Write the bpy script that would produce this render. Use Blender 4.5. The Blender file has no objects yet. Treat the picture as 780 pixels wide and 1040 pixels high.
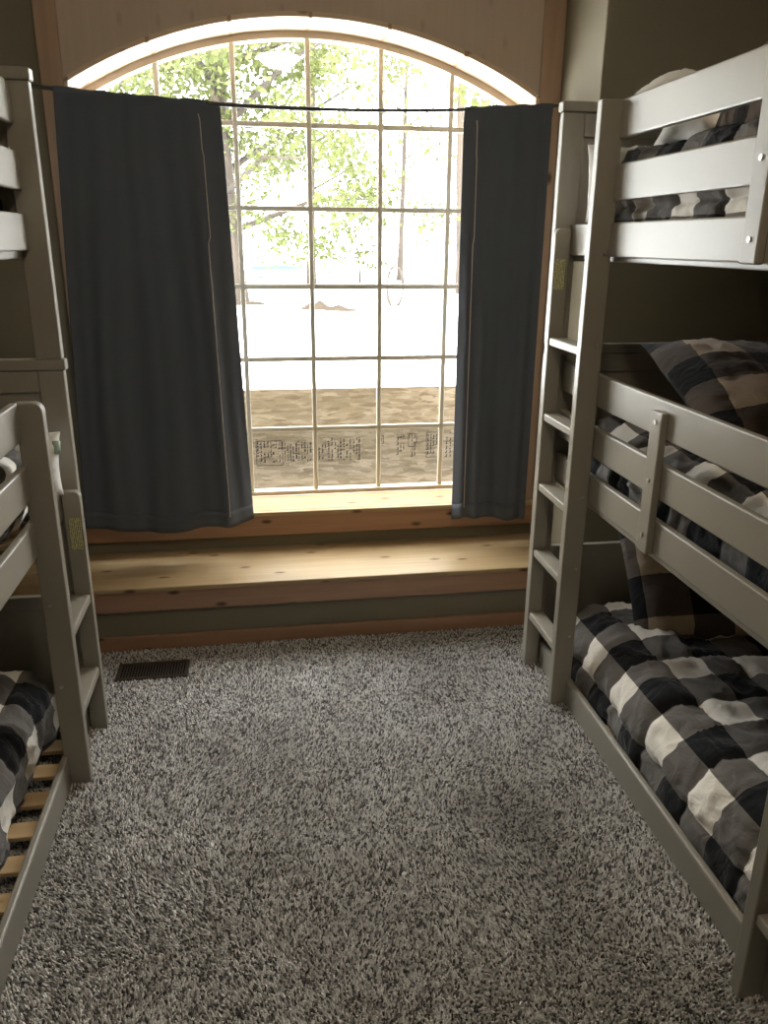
import bpy, bmesh, math, random
import numpy as np
from mathutils import Vector, Matrix

random.seed(7)
RNG = np.random.default_rng(7)
S = bpy.context.scene
COL = S.collection

# ------------------------------------------------------------------ camera
F_PX = 804.56
YAW, PITCH, ROLL = 0.158033, 0.328356, -0.0081489
fw = Vector((math.sin(YAW)*math.cos(PITCH), math.cos(YAW)*math.cos(PITCH), -math.sin(PITCH)))
rt = Vector((math.cos(YAW), -math.sin(YAW), 0))
dn = fw.cross(rt)
r2 = math.cos(ROLL)*rt + math.sin(ROLL)*dn
d2 = -math.sin(ROLL)*rt + math.cos(ROLL)*dn
cam_data = bpy.data.cameras.new('camera')
cam = bpy.data.objects.new('camera', cam_data)
COL.objects.link(cam)
M = Matrix((( r2.x, -d2.x, -fw.x, 0), (r2.y, -d2.y, -fw.y, 0), (r2.z, -d2.z, -fw.z, 1.7), (0, 0, 0, 1)))
cam.matrix_world = M
cam_data.sensor_fit = 'VERTICAL'
cam_data.sensor_height = 36.0
cam_data.lens = 36.0 * F_PX / 1040.0
cam_data.clip_start = 0.05
cam_data.clip_end = 400
S.camera = cam

# ------------------------------------------------------------------ world, sun, exposure
W = bpy.data.worlds.new('overcast_sky')
S.world = W
W.use_nodes = True
bg = W.node_tree.nodes['Background']
bg.inputs['Color'].default_value = (0.98, 0.99, 1.0, 1)
bg.inputs['Strength'].default_value = 5.0
sun_d = bpy.data.lights.new('sun', 'SUN')
sun_d.energy = 11.0
sun_d.angle = 0.03
sun_d.color = (1.0, 0.93, 0.82)
sun = bpy.data.objects.new('sun', sun_d)
COL.objects.link(sun)
sun.rotation_euler = Vector((0.45, 0.62, -0.80)).to_track_quat('-Z', 'Y').to_euler()   # from behind the house
S.view_settings.view_transform = 'Standard'
S.view_settings.look = 'None'
S.view_settings.exposure = 1.66
S.view_settings.gamma = 1.0
S.view_settings.use_curve_mapping = False
FILL_POWER = 18.0      # glow of the added fill lamp's dome, built further down
S.cycles.use_denoising = True
S.cycles.max_bounces = 10
S.cycles.diffuse_bounces = 6
S.cycles.transparent_max_bounces = 16
S.cycles.caustics_reflective = False
S.cycles.caustics_refractive = False
S.cycles.sample_clamp_indirect = 12.0

portal_d = bpy.data.lights.new('window_portal', 'AREA')
portal_d.shape = 'RECTANGLE'
portal_d.size, portal_d.size_y = 1.9, 2.1
portal_d.cycles.is_portal = True
portal = bpy.data.objects.new('window_portal', portal_d)
COL.objects.link(portal)
portal.location = (0.265, 3.93, 1.5)
portal.rotation_euler = (-math.pi/2, 0, 0)

# ------------------------------------------------------------------ materials
MATS = {}

def new_mat(name):
    m = bpy.data.materials.new(name)
    m.use_nodes = True
    nt = m.node_tree
    return m, nt, nt.nodes, nt.links, nt.nodes['Principled BSDF']

def plain(name, col, rough=0.5, spec=0.5, bump=0.0, scale=60, var=0.06, metal=0.0):
    m, nt, N, L, P = new_mat(name)
    P.inputs['Roughness'].default_value = rough
    P.inputs['Specular IOR Level'].default_value = spec
    P.inputs['Metallic'].default_value = metal
    tc = N.new('ShaderNodeTexCoord')
    nz = N.new('ShaderNodeTexNoise'); nz.inputs['Scale'].default_value = scale; nz.inputs['Detail'].default_value = 4
    L.new(tc.outputs['Object'], nz.inputs['Vector'])
    mx = N.new('ShaderNodeMix'); mx.data_type = 'RGBA'
    mx.inputs[6].default_value = (*[c*(1-var) for c in col], 1)
    mx.inputs[7].default_value = (*[min(1, c*(1+var)) for c in col], 1)
    L.new(nz.outputs['Fac'], mx.inputs[0]); L.new(mx.outputs[2], P.inputs['Base Color'])
    if bump > 0:
        b = N.new('ShaderNodeBump'); b.inputs['Strength'].default_value = bump; b.inputs['Distance'].default_value = 0.002
        L.new(nz.outputs['Fac'], b.inputs['Height']); L.new(b.outputs['Normal'], P.inputs['Normal'])
    MATS[name] = m
    return m

def math_node(N, L, op, a, b=None):
    n = N.new('ShaderNodeMath'); n.operation = op
    for i, v in enumerate((a, b)):
        if v is None: continue
        if isinstance(v, (int, float)): n.inputs[i].default_value = v
        else: L.new(v, n.inputs[i])
    return n.outputs[0]

def wood(name, c1, c2, knot, axis='X', rough=0.45, scale=1.0):
    m, nt, N, L, P = new_mat(name)
    P.inputs['Roughness'].default_value = rough
    tc = N.new('ShaderNodeTexCoord'); mp = N.new('ShaderNodeMapping')
    st = {'X': (0.7, 14, 14), 'Y': (14, 0.7, 14), 'Z': (14, 14, 0.7)}[axis]
    mp.inputs['Scale'].default_value = tuple(s*scale for s in st)
    L.new(tc.outputs['Object'], mp.inputs['Vector'])
    nz = N.new('ShaderNodeTexNoise'); nz.inputs['Scale'].default_value = 2.2; nz.inputs['Detail'].default_value = 6; nz.inputs['Distortion'].default_value = 0.8
    L.new(mp.outputs['Vector'], nz.inputs['Vector'])
    rp = N.new('ShaderNodeValToRGB')
    rp.color_ramp.elements[0].position = 0.3; rp.color_ramp.elements[0].color = (*c2, 1)
    rp.color_ramp.elements[1].position = 0.7; rp.color_ramp.elements[1].color = (*c1, 1)
    L.new(nz.outputs['Fac'], rp.inputs['Fac'])
    mp2 = N.new('ShaderNodeMapping')
    st2 = {'X': (2.6, 6, 6), 'Y': (6, 2.6, 6), 'Z': (6, 6, 2.6)}[axis]
    mp2.inputs['Scale'].default_value = st2
    L.new(tc.outputs['Object'], mp2.inputs['Vector'])
    sx = N.new('ShaderNodeSeparateXYZ'); L.new(mp2.outputs['Vector'], sx.inputs[0])
    cb = N.new('ShaderNodeCombineXYZ')
    o3 = {'X': ('X', 'Y', 'Z'), 'Y': ('Y', 'X', 'Z'), 'Z': ('Z', 'X', 'Y')}[axis]
    oi = N.new('ShaderNodeObjectInfo')
    L.new(math_node(N, L, 'ADD', sx.outputs[o3[0]], math_node(N, L, 'MULTIPLY', oi.outputs['Random'], 37.0)), cb.inputs[0]); L.new(math_node(N, L, 'ADD', sx.outputs[o3[1]], sx.outputs[o3[2]]), cb.inputs[1])
    vo = N.new('ShaderNodeTexVoronoi'); vo.voronoi_dimensions = '2D'; vo.inputs['Scale'].default_value = 1.0
    L.new(cb.outputs[0], vo.inputs['Vector'])
    kr = N.new('ShaderNodeValToRGB')
    kr.color_ramp.elements[0].position = 0.03; kr.color_ramp.elements[0].color = (1, 1, 1, 1)
    kr.color_ramp.elements[1].position = 0.085; kr.color_ramp.elements[1].color = (0, 0, 0, 1)
    L.new(vo.outputs['Distance'], kr.inputs['Fac'])
    mx = N.new('ShaderNodeMix'); mx.data_type = 'RGBA'
    L.new(kr.outputs['Color'], mx.inputs[0]); L.new(rp.outputs['Color'], mx.inputs[6]); mx.inputs[7].default_value = (*knot, 1)
    L.new(mx.outputs[2], P.inputs['Base Color'])
    MATS[name] = m
    return m

def gingham(name, size, dark, mid, light, rough=0.9):
    """Woven check: a stripe each way, crossing to dark, mid and light squares, from the cloth's own UVs in metres."""
    m, nt, N, L, P = new_mat(name)
    P.inputs['Roughness'].default_value = rough
    P.inputs['Specular IOR Level'].default_value = 0.15
    P.inputs['Sheen Weight'].default_value = 0.15
    uv = N.new('ShaderNodeUVMap'); uv.uv_map = 'UVMap'
    sp = N.new('ShaderNodeSeparateXYZ'); L.new(uv.outputs['UV'], sp.inputs[0])
    ab = []
    for o in ('X', 'Y'):
        f = math_node(N, L, 'FLOOR', math_node(N, L, 'DIVIDE', sp.outputs[o], size))
        ab.append(math_node(N, L, 'FLOORED_MODULO', f, 2.0))
    s = math_node(N, L, 'MULTIPLY', math_node(N, L, 'ADD', ab[0], ab[1]), 0.5)
    rp = N.new('ShaderNodeValToRGB'); rp.color_ramp.interpolation = 'CONSTANT'
    e = rp.color_ramp.elements
    e[0].position = 0.0; e[0].color = (*dark, 1)
    e[1].position = 0.25; e[1].color = (*mid, 1)
    k = e.new(0.75); k.color = (*light, 1)
    L.new(s, rp.inputs['Fac']); 
    nz = N.new('ShaderNodeTexNoise'); nz.inputs['Scale'].default_value = 500; L.new(uv.outputs['UV'], nz.inputs['Vector'])
    mx = N.new('ShaderNodeMix'); mx.data_type = 'RGBA'; mx.blend_type = 'MULTIPLY'; mx.inputs[0].default_value = 0.35
    L.new(rp.outputs['Color'], mx.inputs[6]); L.new(nz.outputs['Color'], mx.inputs[7])
    L.new(rp.outputs['Color'], P.inputs['Base Color'])
    wn = N.new('ShaderNodeTexNoise'); wn.inputs['Scale'].default_value = 16; wn.inputs['Detail'].default_value = 3; wn.inputs['Distortion'].default_value = 1.2
    L.new(uv.outputs['UV'], wn.inputs['Vector'])
    b0 = N.new('ShaderNodeBump'); b0.inputs['Strength'].default_value = 0.7; b0.inputs['Distance'].default_value = 0.012
    L.new(wn.outputs['Fac'], b0.inputs['Height'])
    b = N.new('ShaderNodeBump'); b.inputs['Strength'].default_value = 0.15; b.inputs['Distance'].default_value = 0.001
    L.new(b0.outputs['Normal'], b.inputs['Normal'])
    L.new(nz.outputs['Fac'], b.inputs['Height']); L.new(b.outputs['Normal'], P.inputs['Normal'])
    MATS[name] = m
    return m

plain('taupe_paint', (0.215, 0.188, 0.130), 0.75, 0.3, 0.15, 220, 0.04)
plain('grey_bed_paint', (0.275, 0.251, 0.205), 0.36, 0.5, 0.03, 90, 0.03)
plain('ceiling_paint', (0.62, 0.58, 0.50), 0.8, 0.3, 0.1, 200, 0.03)
plain('curtain_cloth', (0.100, 0.112, 0.134), 0.85, 0.2, 0.2, 400, 0.12)
plain('seam_lit_cream', (0.50, 0.42, 0.36), 0.8, 0.2)  # pale tone carries the light along the curtain's side hem
plain('rod_metal', (0.06, 0.055, 0.05), 0.4, 0.5)
plain('window_vinyl', (0.55, 0.47, 0.36), 0.45, 0.5)
plain('muntin_vinyl', (0.62, 0.58, 0.47), 0.45, 0.5)
plain('mattress_white', (0.74, 0.73, 0.71), 0.9, 0.2, 0.2, 150)
plain('pillow_white', (0.74, 0.72, 0.69), 0.9, 0.2, 0.1, 150)
plain('pale_green_cloth', (0.33, 0.42, 0.36), 0.9, 0.2)
plain('vent_metal', (0.05, 0.038, 0.028), 0.45, 0.5)
plain('vent_well_shade', (0.01, 0.01, 0.01), 0.9, 0.1)  # near black, for the shade down inside the floor vent
plain('bolt_metal', (0.50, 0.49, 0.46), 0.3, 0.5, metal=0.8)
plain('snow', (0.88, 0.90, 0.94), 0.8, 0.3, 0.3, 8, 0.02)
plain('bark', (0.05, 0.04, 0.032), 0.9, 0.2, 0.6, 30, 0.35)
plain('twig', (0.05, 0.042, 0.035), 0.9, 0.2)
plain('litter', (0.034, 0.027, 0.021), 0.95, 0.1, 0.8, 20, 0.45)
plain('pond_ice', (0.040, 0.062, 0.095), 1.0, 0.0)
plain('stamp_ink', (0.022, 0.022, 0.026), 0.8, 0.2)
plain('grey_jamb_joint', (0.42, 0.27, 0.15), 0.6, 0.3)
wood('pine_seat', (0.42, 0.305, 0.165), (0.33, 0.225, 0.11), (0.13, 0.06, 0.025), 'X')
wood('alder_trim', (0.40, 0.235, 0.145), (0.33, 0.18, 0.105), (0.08, 0.04, 0.02), 'X')
wood('alder_post', (0.46, 0.31, 0.20), (0.40, 0.26, 0.16), (0.10, 0.05, 0.025), 'Z')
wood('header_panel', (0.54, 0.425, 0.32), (0.50, 0.39, 0.29), (0.45, 0.34, 0.25), 'Z', 0.6)
wood('arch_pine', (0.66, 0.50, 0.34), (0.58, 0.43, 0.28), (0.30, 0.18, 0.09), 'X', 0.5)
wood('slat_pine', (0.62, 0.44, 0.24), (0.52, 0.35, 0.18), (0.30, 0.17, 0.07), 'X', 0.6)
gingham('buffalo_check', 0.135, (0.010, 0.010, 0.012), (0.150, 0.137, 0.125), (0.84, 0.79, 0.71))
gingham('pillow_check', 0.165, (0.012, 0.012, 0.014), (0.135, 0.108, 0.092), (0.62, 0.50, 0.37))
gingham('small_check', 0.058, (0.03, 0.024, 0.02), (0.17, 0.125, 0.09), (0.60, 0.45, 0.30))

def carpet_mat(name, tufted):
    m, nt, N, L, P = new_mat(name)
    P.inputs['Roughness'].default_value = 1.0
    P.inputs['Specular IOR Level'].default_value = 0.05
    rp = N.new('ShaderNodeValToRGB')
    e = rp.color_ramp.elements
    e[0].position = 0.0; e[0].color = (0.075, 0.068, 0.064, 1)
    e[1].position = 1.0; e[1].color = (0.95, 0.93, 0.90, 1)
    for p, c in ((0.24, (0.20, 0.190, 0.182)), (0.50, (0.60, 0.58, 0.56)), (0.8, (0.84, 0.82, 0.79))):
        k = e.new(p); k.color = (*c, 1)
    if tufted:
        g = N.new('ShaderNodeNewGeometry'); L.new(g.outputs['Random Per Island'], rp.inputs['Fac'])
    else:
        tc = N.new('ShaderNodeTexCoord'); nz = N.new('ShaderNodeTexNoise'); nz.inputs['Scale'].default_value = 130; nz.inputs['Detail'].default_value = 3
        L.new(tc.outputs['Object'], nz.inputs['Vector']); L.new(nz.outputs['Fac'], rp.inputs['Fac'])
        b = N.new('ShaderNodeBump'); b.inputs['Strength'].default_value = 0.8; b.inputs['Distance'].default_value = 0.006
        L.new(nz.outputs['Fac'], b.inputs['Height']); L.new(b.outputs['Normal'], P.inputs['Normal'])
    L.new(rp.outputs['Color'], P.inputs['Base Color'])
    MATS[name] = m
carpet_mat('carpet_pile', True)
carpet_mat('carpet_base', False)

def glass_mat():
    m = bpy.data.materials.new('window_glass'); m.use_nodes = True
    nt = m.node_tree; N = nt.nodes; L = nt.links; N.clear()
    o = N.new('ShaderNodeOutputMaterial'); t = N.new('ShaderNodeBsdfTransparent'); g = N.new('ShaderNodeBsdfGlossy')
    t.inputs[0].default_value = (0.95, 0.96, 0.95, 1); g.inputs['Roughness'].default_value = 0.02
    mx = N.new('ShaderNodeMixShader'); mx.inputs[0].default_value = 0.05
    L.new(t.outputs[0], mx.inputs[1]); L.new(g.outputs[0], mx.inputs[2]); L.new(mx.outputs[0], o.inputs[0])
    MATS['window_glass'] = m
glass_mat()

def leaf_mat(name, c, ct):
    m, nt, N, L, P = new_mat(name)
    P.inputs['Roughness'].default_value = 0.6
    g = N.new('ShaderNodeNewGeometry'); mx = N.new('ShaderNodeMix'); mx.data_type = 'RGBA'
    mx.inputs[6].default_value = (*c, 1); mx.inputs[7].default_value = (*[v*2.0 for v in c], 1)
    L.new(g.outputs['Random Per Island'], mx.inputs[0]); L.new(mx.outputs[2], P.inputs['Base Color'])
    tr = N.new('ShaderNodeBsdfTranslucent'); tr.inputs[0].default_value = (*ct, 1)
    ad = N.new('ShaderNodeMixShader'); ad.inputs[0].default_value = 0.35
    L.new(P.outputs[0], ad.inputs[1]); L.new(tr.outputs[0], ad.inputs[2])
    L.new(ad.outputs[0], N['Material Output'].inputs[0])
    MATS[name] = m
leaf_mat('leaf_green', (0.034, 0.042, 0.008), (0.075, 0.088, 0.012))
leaf_mat('leaf_dull', (0.035, 0.038, 0.018), (0.055, 0.06, 0.025))

def osb_mat(name, tint):
    m, nt, N, L, P = new_mat(name)
    P.inputs['Roughness'].default_value = 0.85
    tc = N.new('ShaderNodeTexCoord')
    outs = []
    for i, rot in enumerate((0.25, -0.55, 1.2)):
        mp = N.new('ShaderNodeMapping'); mp.inputs['Rotation'].default_value = (0, rot, 0); mp.inputs['Scale'].default_value = (13, 13, 62); mp.inputs['Location'].default_value = (i*3.1, 0, i*1.7)
        L.new(tc.outputs['Object'], mp.inputs['Vector'])
        v = N.new('ShaderNodeTexVoronoi'); v.inputs['Scale'].default_value = 1.0; v.inputs['Randomness'].default_value = 1
        L.new(mp.outputs['Vector'], v.inputs['Vector']); outs.append(v)
    sep = [N.new('ShaderNodeSeparateColor') for _ in outs]
    for s_, v in zip(sep, outs): L.new(v.outputs['Color'], s_.inputs[0])
    sel = math_node(N, L, 'GREATER_THAN', sep[0].outputs[1], 0.55)
    mxf = N.new('ShaderNodeMix'); L.new(sel, mxf.inputs[0]); L.new(sep[1].outputs[0], mxf.inputs[2]); L.new(sep[0].outputs[0], mxf.inputs[3])
    a = math_node(N, L, 'ADD', math_node(N, L, 'MULTIPLY', mxf.outputs[0], 0.7), math_node(N, L, 'MULTIPLY', sep[2].outputs[2], 0.3))
    rp = N.new('ShaderNodeValToRGB'); e = rp.color_ramp.elements
    e[0].position = 0.05; e[0].color = (0.30*tint[0], 0.235*tint[1], 0.15*tint[2], 1)
    e[1].position = 0.95; e[1].color = (0.66*tint[0], 0.56*tint[1], 0.42*tint[2], 1)
    k = e.new(0.5); k.color = (0.46*tint[0], 0.385*tint[1], 0.26*tint[2], 1)
    L.new(a, rp.inputs['Fac']); L.new(rp.outputs['Color'], P.inputs['Base Color'])
    b = N.new('ShaderNodeBump'); b.inputs['Strength'].default_value = 0.5; b.inputs['Distance'].default_value = 0.003
    L.new(a, b.inputs['Height']); L.new(b.outputs['Normal'], P.inputs['Normal'])
    MATS[name] = m
osb_mat('osb_warm', (.84, .84, .90))
osb_mat('osb_grey', (0.58, 0.60, 0.65))

def label_mat():
    m, nt, N, L, P = new_mat('warning_label')
    P.inputs['Roughness'].default_value = 0.5
    tc = N.new('ShaderNodeTexCoord'); mp = N.new('ShaderNodeMapping'); L.new(tc.outputs['Object'], mp.inputs['Vector'])
    mp.inputs['Scale'].default_value = (1, 1, 1)
    w = N.new('ShaderNodeTexWave'); w.bands_direction = 'X'; w.inputs['Scale'].default_value = 55
    L.new(mp.outputs['Vector'], w.inputs['Vector'])
    n = N.new('ShaderNodeTexNoise'); n.inputs['Scale'].default_value = 160; L.new(tc.outputs['Object'], n.inputs['Vector'])
    f = math_node(N, L, 'MULTIPLY', math_node(N, L, 'GREATER_THAN', w.outputs['Fac'], 0.62), math_node(N, L, 'GREATER_THAN', n.outputs['Fac'], 0.45))
    mx = N.new('ShaderNodeMix'); mx.data_type = 'RGBA'
    mx.inputs[6].default_value = (0.56, 0.52, 0.27, 1); mx.inputs[7].default_value = (0.10, 0.09, 0.05, 1)
    L.new(f, mx.inputs[0]); L.new(mx.outputs[2], P.inputs['Base Color'])
    MATS['warning_label'] = m
label_mat()

# ------------------------------------------------------------------ helpers
def tag(o, label=None, cat=None, group=None, kind=None):
    if label: o['label'] = label
    if cat: o['category'] = cat
    if group: o['group'] = group
    if kind: o['kind'] = kind
    return o

def link(name, me, mat, parent=None, loc=(0, 0, 0)):
    if mat is not None and not me.materials:
        me.materials.append(MATS[mat] if isinstance(mat, str) else mat)
    o = bpy.data.objects.new(name, me)
    COL.objects.link(o)
    o.location = loc
    if parent is not None:
        o.parent = parent
        p = parent
        off = Vector((0, 0, 0))
        while p is not None:
            off += p.location
            p = p.parent
        o.location = Vector(loc) - off
    return o

def empty(name, loc=(0, 0, 0), parent=None):
    o = bpy.data.objects.new(name, None)
    COL.objects.link(o)
    o.empty_display_size = 0.1
    o.location = loc
    if parent is not None:
        o.parent = parent
        off = Vector((0, 0, 0)); p = parent
        while p is not None:
            off += p.location; p = p.parent
        o.location = Vector(loc) - off
    return o

_BOXES = {}
def box_mesh(dx, dy, dz, bev, seg, mat, edges=None):
    key = (round(dx, 4), round(dy, 4), round(dz, 4), bev, seg, mat)
    if key in _BOXES and edges is None:
        return _BOXES[key]
    bm = bmesh.new()
    bmesh.ops.create_cube(bm, size=1.0)
    for v in bm.verts:
        v.co = Vector((v.co.x*dx, v.co.y*dy, v.co.z*dz))
    if edges is not None:
        rad, sel = edges
        es = [e for e in bm.edges if sel((e.verts[0].co + e.verts[1].co)/2)]
        bmesh.ops.bevel(bm, geom=es, offset=rad, segments=6, profile=0.5, affect='EDGES', clamp_overlap=True)
    if bev > 0:
        es = [e for e in bm.edges if e.is_manifold and e.calc_face_angle() > 1.0]
        bmesh.ops.bevel(bm, geom=es, offset=min(bev, 0.3*min(dx, dy, dz)), segments=seg, profile=0.5, affect='EDGES', clamp_overlap=True)
    me = bpy.data.meshes.new('box')
    bm.to_mesh(me); bm.free()
    me.materials.append(MATS[mat])
    if edges is None:
        _BOXES[key] = me
    return me

def box(name, x0, x1, y0, y1, z0, z1, mat, parent=None, bev=0.003, seg=2, edges=None):
    x0, x1 = min(x0, x1), max(x0, x1); y0, y1 = min(y0, y1), max(y0, y1)
    me = box_mesh(x1-x0, y1-y0, z1-z0, bev, seg, mat, edges)
    return link(name, me, None, parent, ((x0+x1)/2, (y0+y1)/2, (z0+z1)/2))

def mesh_np(name, verts, faces, smooth=False, uvs=None):
    me = bpy.data.meshes.new(name)
    me.from_pydata([tuple(v) for v in verts], [], [tuple(f) for f in faces])
    if smooth:
        me.polygons.foreach_set('use_smooth', [True]*len(me.polygons))
    if uvs is not None:
        ul = me.uv_layers.new(name='UVMap')
        idx = np.zeros(len(me.loops), dtype=np.int32)
        me.loops.foreach_get('vertex_index', idx)
        ul.data.foreach_set('uv', np.asarray(uvs, dtype=np.float32)[idx].ravel())
    me.update()
    return me

def tube_mesh(name, pts, rads, n=8, smooth=True):
    pts = [Vector(p) for p in pts]
    if not hasattr(rads, '__len__'): rads = [rads]*len(pts)
    V, Fc = [], []
    for i, p in enumerate(pts):
        t = (pts[min(i+1, len(pts)-1)] - pts[max(i-1, 0)]).normalized()
        a = t.orthogonal().normalized() if abs(t.z) > 0.9 else t.cross(Vector((0, 0, 1))).normalized()
        b = t.cross(a)
        for k in range(n):
            w = 2*math.pi*k/n
            V.append(p + rads[i]*(math.cos(w)*a + math.sin(w)*b))
    for i in range(len(pts)-1):
        for k in range(n):
            Fc.append((i*n+k, i*n+(k+1) % n, (i+1)*n+(k+1) % n, (i+1)*n+k))
    Fc.append(tuple(range(n))[::-1]); Fc.append(tuple((len(pts)-1)*n+k for k in range(n)))
    return mesh_np(name, V, Fc, smooth)

def vnoise(x, y, seed=0):
    """smooth value noise on arrays, range -1..1"""
    r = np.random.default_rng(seed)
    T = r.uniform(-1, 1, (64, 64))
    xi = np.floor(x).astype(int); yi = np.floor(y).astype(int)
    fx = x-xi; fy = y-yi
    fx = fx*fx*(3-2*fx); fy = fy*fy*(3-2*fy)
    g = lambda a, b: T[a % 64, b % 64]
    return (g(xi, yi)*(1-fx)+g(xi+1, yi)*fx)*(1-fy) + (g(xi, yi+1)*(1-fx)+g(xi+1, yi+1)*fx)*fy

# ------------------------------------------------------------------ room shell
YW = 3.64          # window wall face
XA, XB = -0.79, 1.33   # alcove returns
YF = 3.20          # wall face beside the alcove
XL_WALL, XR_WALL, YBACK, ZC = -1.72, 2.19, -1.6, 3.05
HX0, HX1, HZ0 = -0.705, 1.235, 0.455     # rough opening
AC, AR = 0.665, 1.900                    # arch centre height and radius of rough opening
CX = 0.265

floor = box('floor', XL_WALL-.15, XR_WALL+.15, YBACK-.15, 3.95, -0.12, 0.0, 'carpet_base', bev=0)
tag(floor, 'speckled grey carpeted floor between the bunk beds', kind='structure')
o = box('ceiling', XL_WALL-.15, XR_WALL+.15, YBACK-.15, 4.05, ZC, ZC+.25, 'ceiling_paint', bev=0)
tag(o, 'plain pale ceiling above the bunk room', kind='structure')
o = box('wall_left', XL_WALL-.15, XL_WALL, YBACK-.15, YW, 0, ZC, 'taupe_paint', bev=0); tag(o, 'taupe side wall behind the left bunk bed', kind='structure')
o = box('wall_right', XR_WALL, XR_WALL+.15, YBACK-.15, YF, 0, ZC, 'taupe_paint', bev=0); tag(o, 'taupe side wall behind the right bunk bed', kind='structure')
o = box('wall_back', XL_WALL, XR_WALL, YBACK-.15, YBACK, 0, ZC, 'taupe_paint', bev=0); tag(o, 'taupe wall at the room end facing the window', kind='structure')
o = box('wall_alcove_left', XL_WALL-.15, XA, YW, 3.95, 0, ZC, 'taupe_paint', bev=0.0); tag(o, 'taupe wall left of the window', kind='structure')
o = box('wall_alcove_right', XB, XR_WALL+.15, YF, 3.95, 0, ZC, 'taupe_paint', bev=0.006); tag(o, 'taupe wall block right of the window alcove', kind='structure')

def arch_z(x, R=AR):
    return AC + math.sqrt(max(R*R-(x-CX)**2, 0))

# wall with the arched opening, as one mesh of prisms
V, Fc = [], []
def prism(poly, y0, y1):
    n = len(poly); b = len(V)
    for (x, z) in poly: V.append((x, y0, z))
    for (x, z) in poly: V.append((x, y1, z))
    Fc.append(tuple(b+i for i in range(n)))
    Fc.append(tuple(b+n+i for i in range(n))[::-1])
    for i in range(n):
        j = (i+1) % n
        Fc.append((b+j, b+i, b+n+i, b+n+j))
Y1 = 3.95
prism([(XA, 0.0), (XB, 0.0), (XB, HZ0), (XA, HZ0)], YW, Y1)
prism([(XA, HZ0), (HX0, HZ0), (HX0, ZC), (XA, ZC)], YW, Y1)
prism([(HX1, HZ0), (XB, HZ0), (XB, ZC), (HX1, ZC)], YW, Y1)
NS = 48
xs = [HX0+(HX1-HX0)*i/NS for i in range(NS+1)]
for a, b in zip(xs[:-1], xs[1:]):
    prism([(a, arch_z(a)), (b, arch_z(b)), (b, ZC), (a, ZC)], YW, Y1)
o = link('wall_window', mesh_np('wall_window', V, Fc), 'header_panel')
tag(o, 'brown wood panel wall with the arched window opening', kind='structure')
# a batten seam over the arch and the two wooden posts that frame the window
o = box('trim_1', XA+.001, -0.706, YW-.018, YW, 0.36, ZC-.02, 'alder_post', bev=0.003); tag(o, 'upright wooden board left of the arched window', kind='structure')
o = box('trim_2', 1.236, XB-.001, YW-.018, YW, 0.36, ZC-.02, 'alder_post', bev=0.003); tag(o, 'upright wooden board right of the arched window', kind='structure')
o = box('trim_3', -0.704, 1.234, YW-.012, YW, 2.665, ZC-.02, 'header_panel', bev=0.004); tag(o, 'brown wooden board across the wall above the arch', kind='structure')

# added fill light above the frame, shaped as a flush ceiling fixture
lamp = empty('added_fill_lamp', (0.25, 0.95, ZC))
tag(lamp, 'added unseen fill light, a round warm dome flush on the ceiling', 'added fill light')
bm = bmesh.new(); bmesh.ops.create_cone(bm, cap_ends=True, segments=32, radius1=.17, radius2=.17, depth=.03)
me = bpy.data.meshes.new('base_plate'); bm.to_mesh(me); bm.free()
link('base_plate', me, 'window_vinyl', lamp, (0.25, 0.95, ZC-.016))
bm = bmesh.new(); bmesh.ops.create_uvsphere(bm, u_segments=32, v_segments=16, radius=.15)
bmesh.ops.delete(bm, geom=[v for v in bm.verts if v.co.z > .01], context='VERTS')
for v in bm.verts: v.co.z *= .55
me = bpy.data.meshes.new('fill_dome'); bm.to_mesh(me); bm.free()
m, nt, N, L, P = new_mat('fill_dome_glow'); P.inputs['Emission Color'].default_value = (1.0, .84, .62, 1); P.inputs['Emission Strength'].default_value = FILL_POWER; MATS['fill_dome_glow'] = m
link('fill_dome', me, 'fill_dome_glow', lamp, (0.25, 0.95, ZC-.032))

# ------------------------------------------------------------------ window
win = empty('window_1', (CX, 3.87, 0.48))
tag(win, 'large arched window with a grid of panes between dark curtains', kind='structure')
ZB = 0.487
JR = 1.88          # underside of the wooden jamb
def arc_piece(name, x0, x1, R0, R1, ya, yb, mat, parent, n=8):
    V2, F2 = [], []
    for i in range(n+1):
        x = x0+(x1-x0)*i/n
        for R in (R0, R1):
            for y in (ya, yb):
                V2.append((x, y, arch_z(x, R)))
    for i in range(n):
        a = i*4; b = a+4
        F2 += [(a, b, b+1, a+1), (a+2, a+3, b+3, b+2), (a, a+2, b+2, b), (a+1, b+1, b+3, a+3)]
    F2 += [(0, 1, 3, 2), (n*4, n*4+2, n*4+3, n*4+1)]
    c = Vector(((x0+x1)/2, (ya+yb)/2, arch_z((x0+x1)/2, R0)))
    V2 = [Vector(v)-c for v in V2]
    return link(name, mesh_np(name, V2, F2), mat, parent, c)
JX0, JX1 = HX0+.018, HX1-.018
for i in range(6):
    a = JX0 if i == 0 else CX+(i-3)*0.32+.007
    b = JX1 if i == 5 else CX+(i-2)*0.32-.007
    arc_piece('arch_jamb_board', a, b, JR, AR-.001, YW-.022, 3.84, 'arch_pine', win)
    if i:
        arc_piece('jamb_joint_strip', CX+(i-3)*0.32-.007, CX+(i-3)*0.32+.007, JR-.002, AR-.002, YW-.020, 3.84, 'grey_jamb_joint', win, 2)
box('side_jamb', HX0+.001, JX0, YW-.022, 3.84, 0.487, arch_z(JX0, JR), 'arch_pine', win)
box('side_jamb', JX1, HX1-.001, YW-.022, 3.84, 0.487, arch_z(JX1, JR), 'arch_pine', win)
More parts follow.
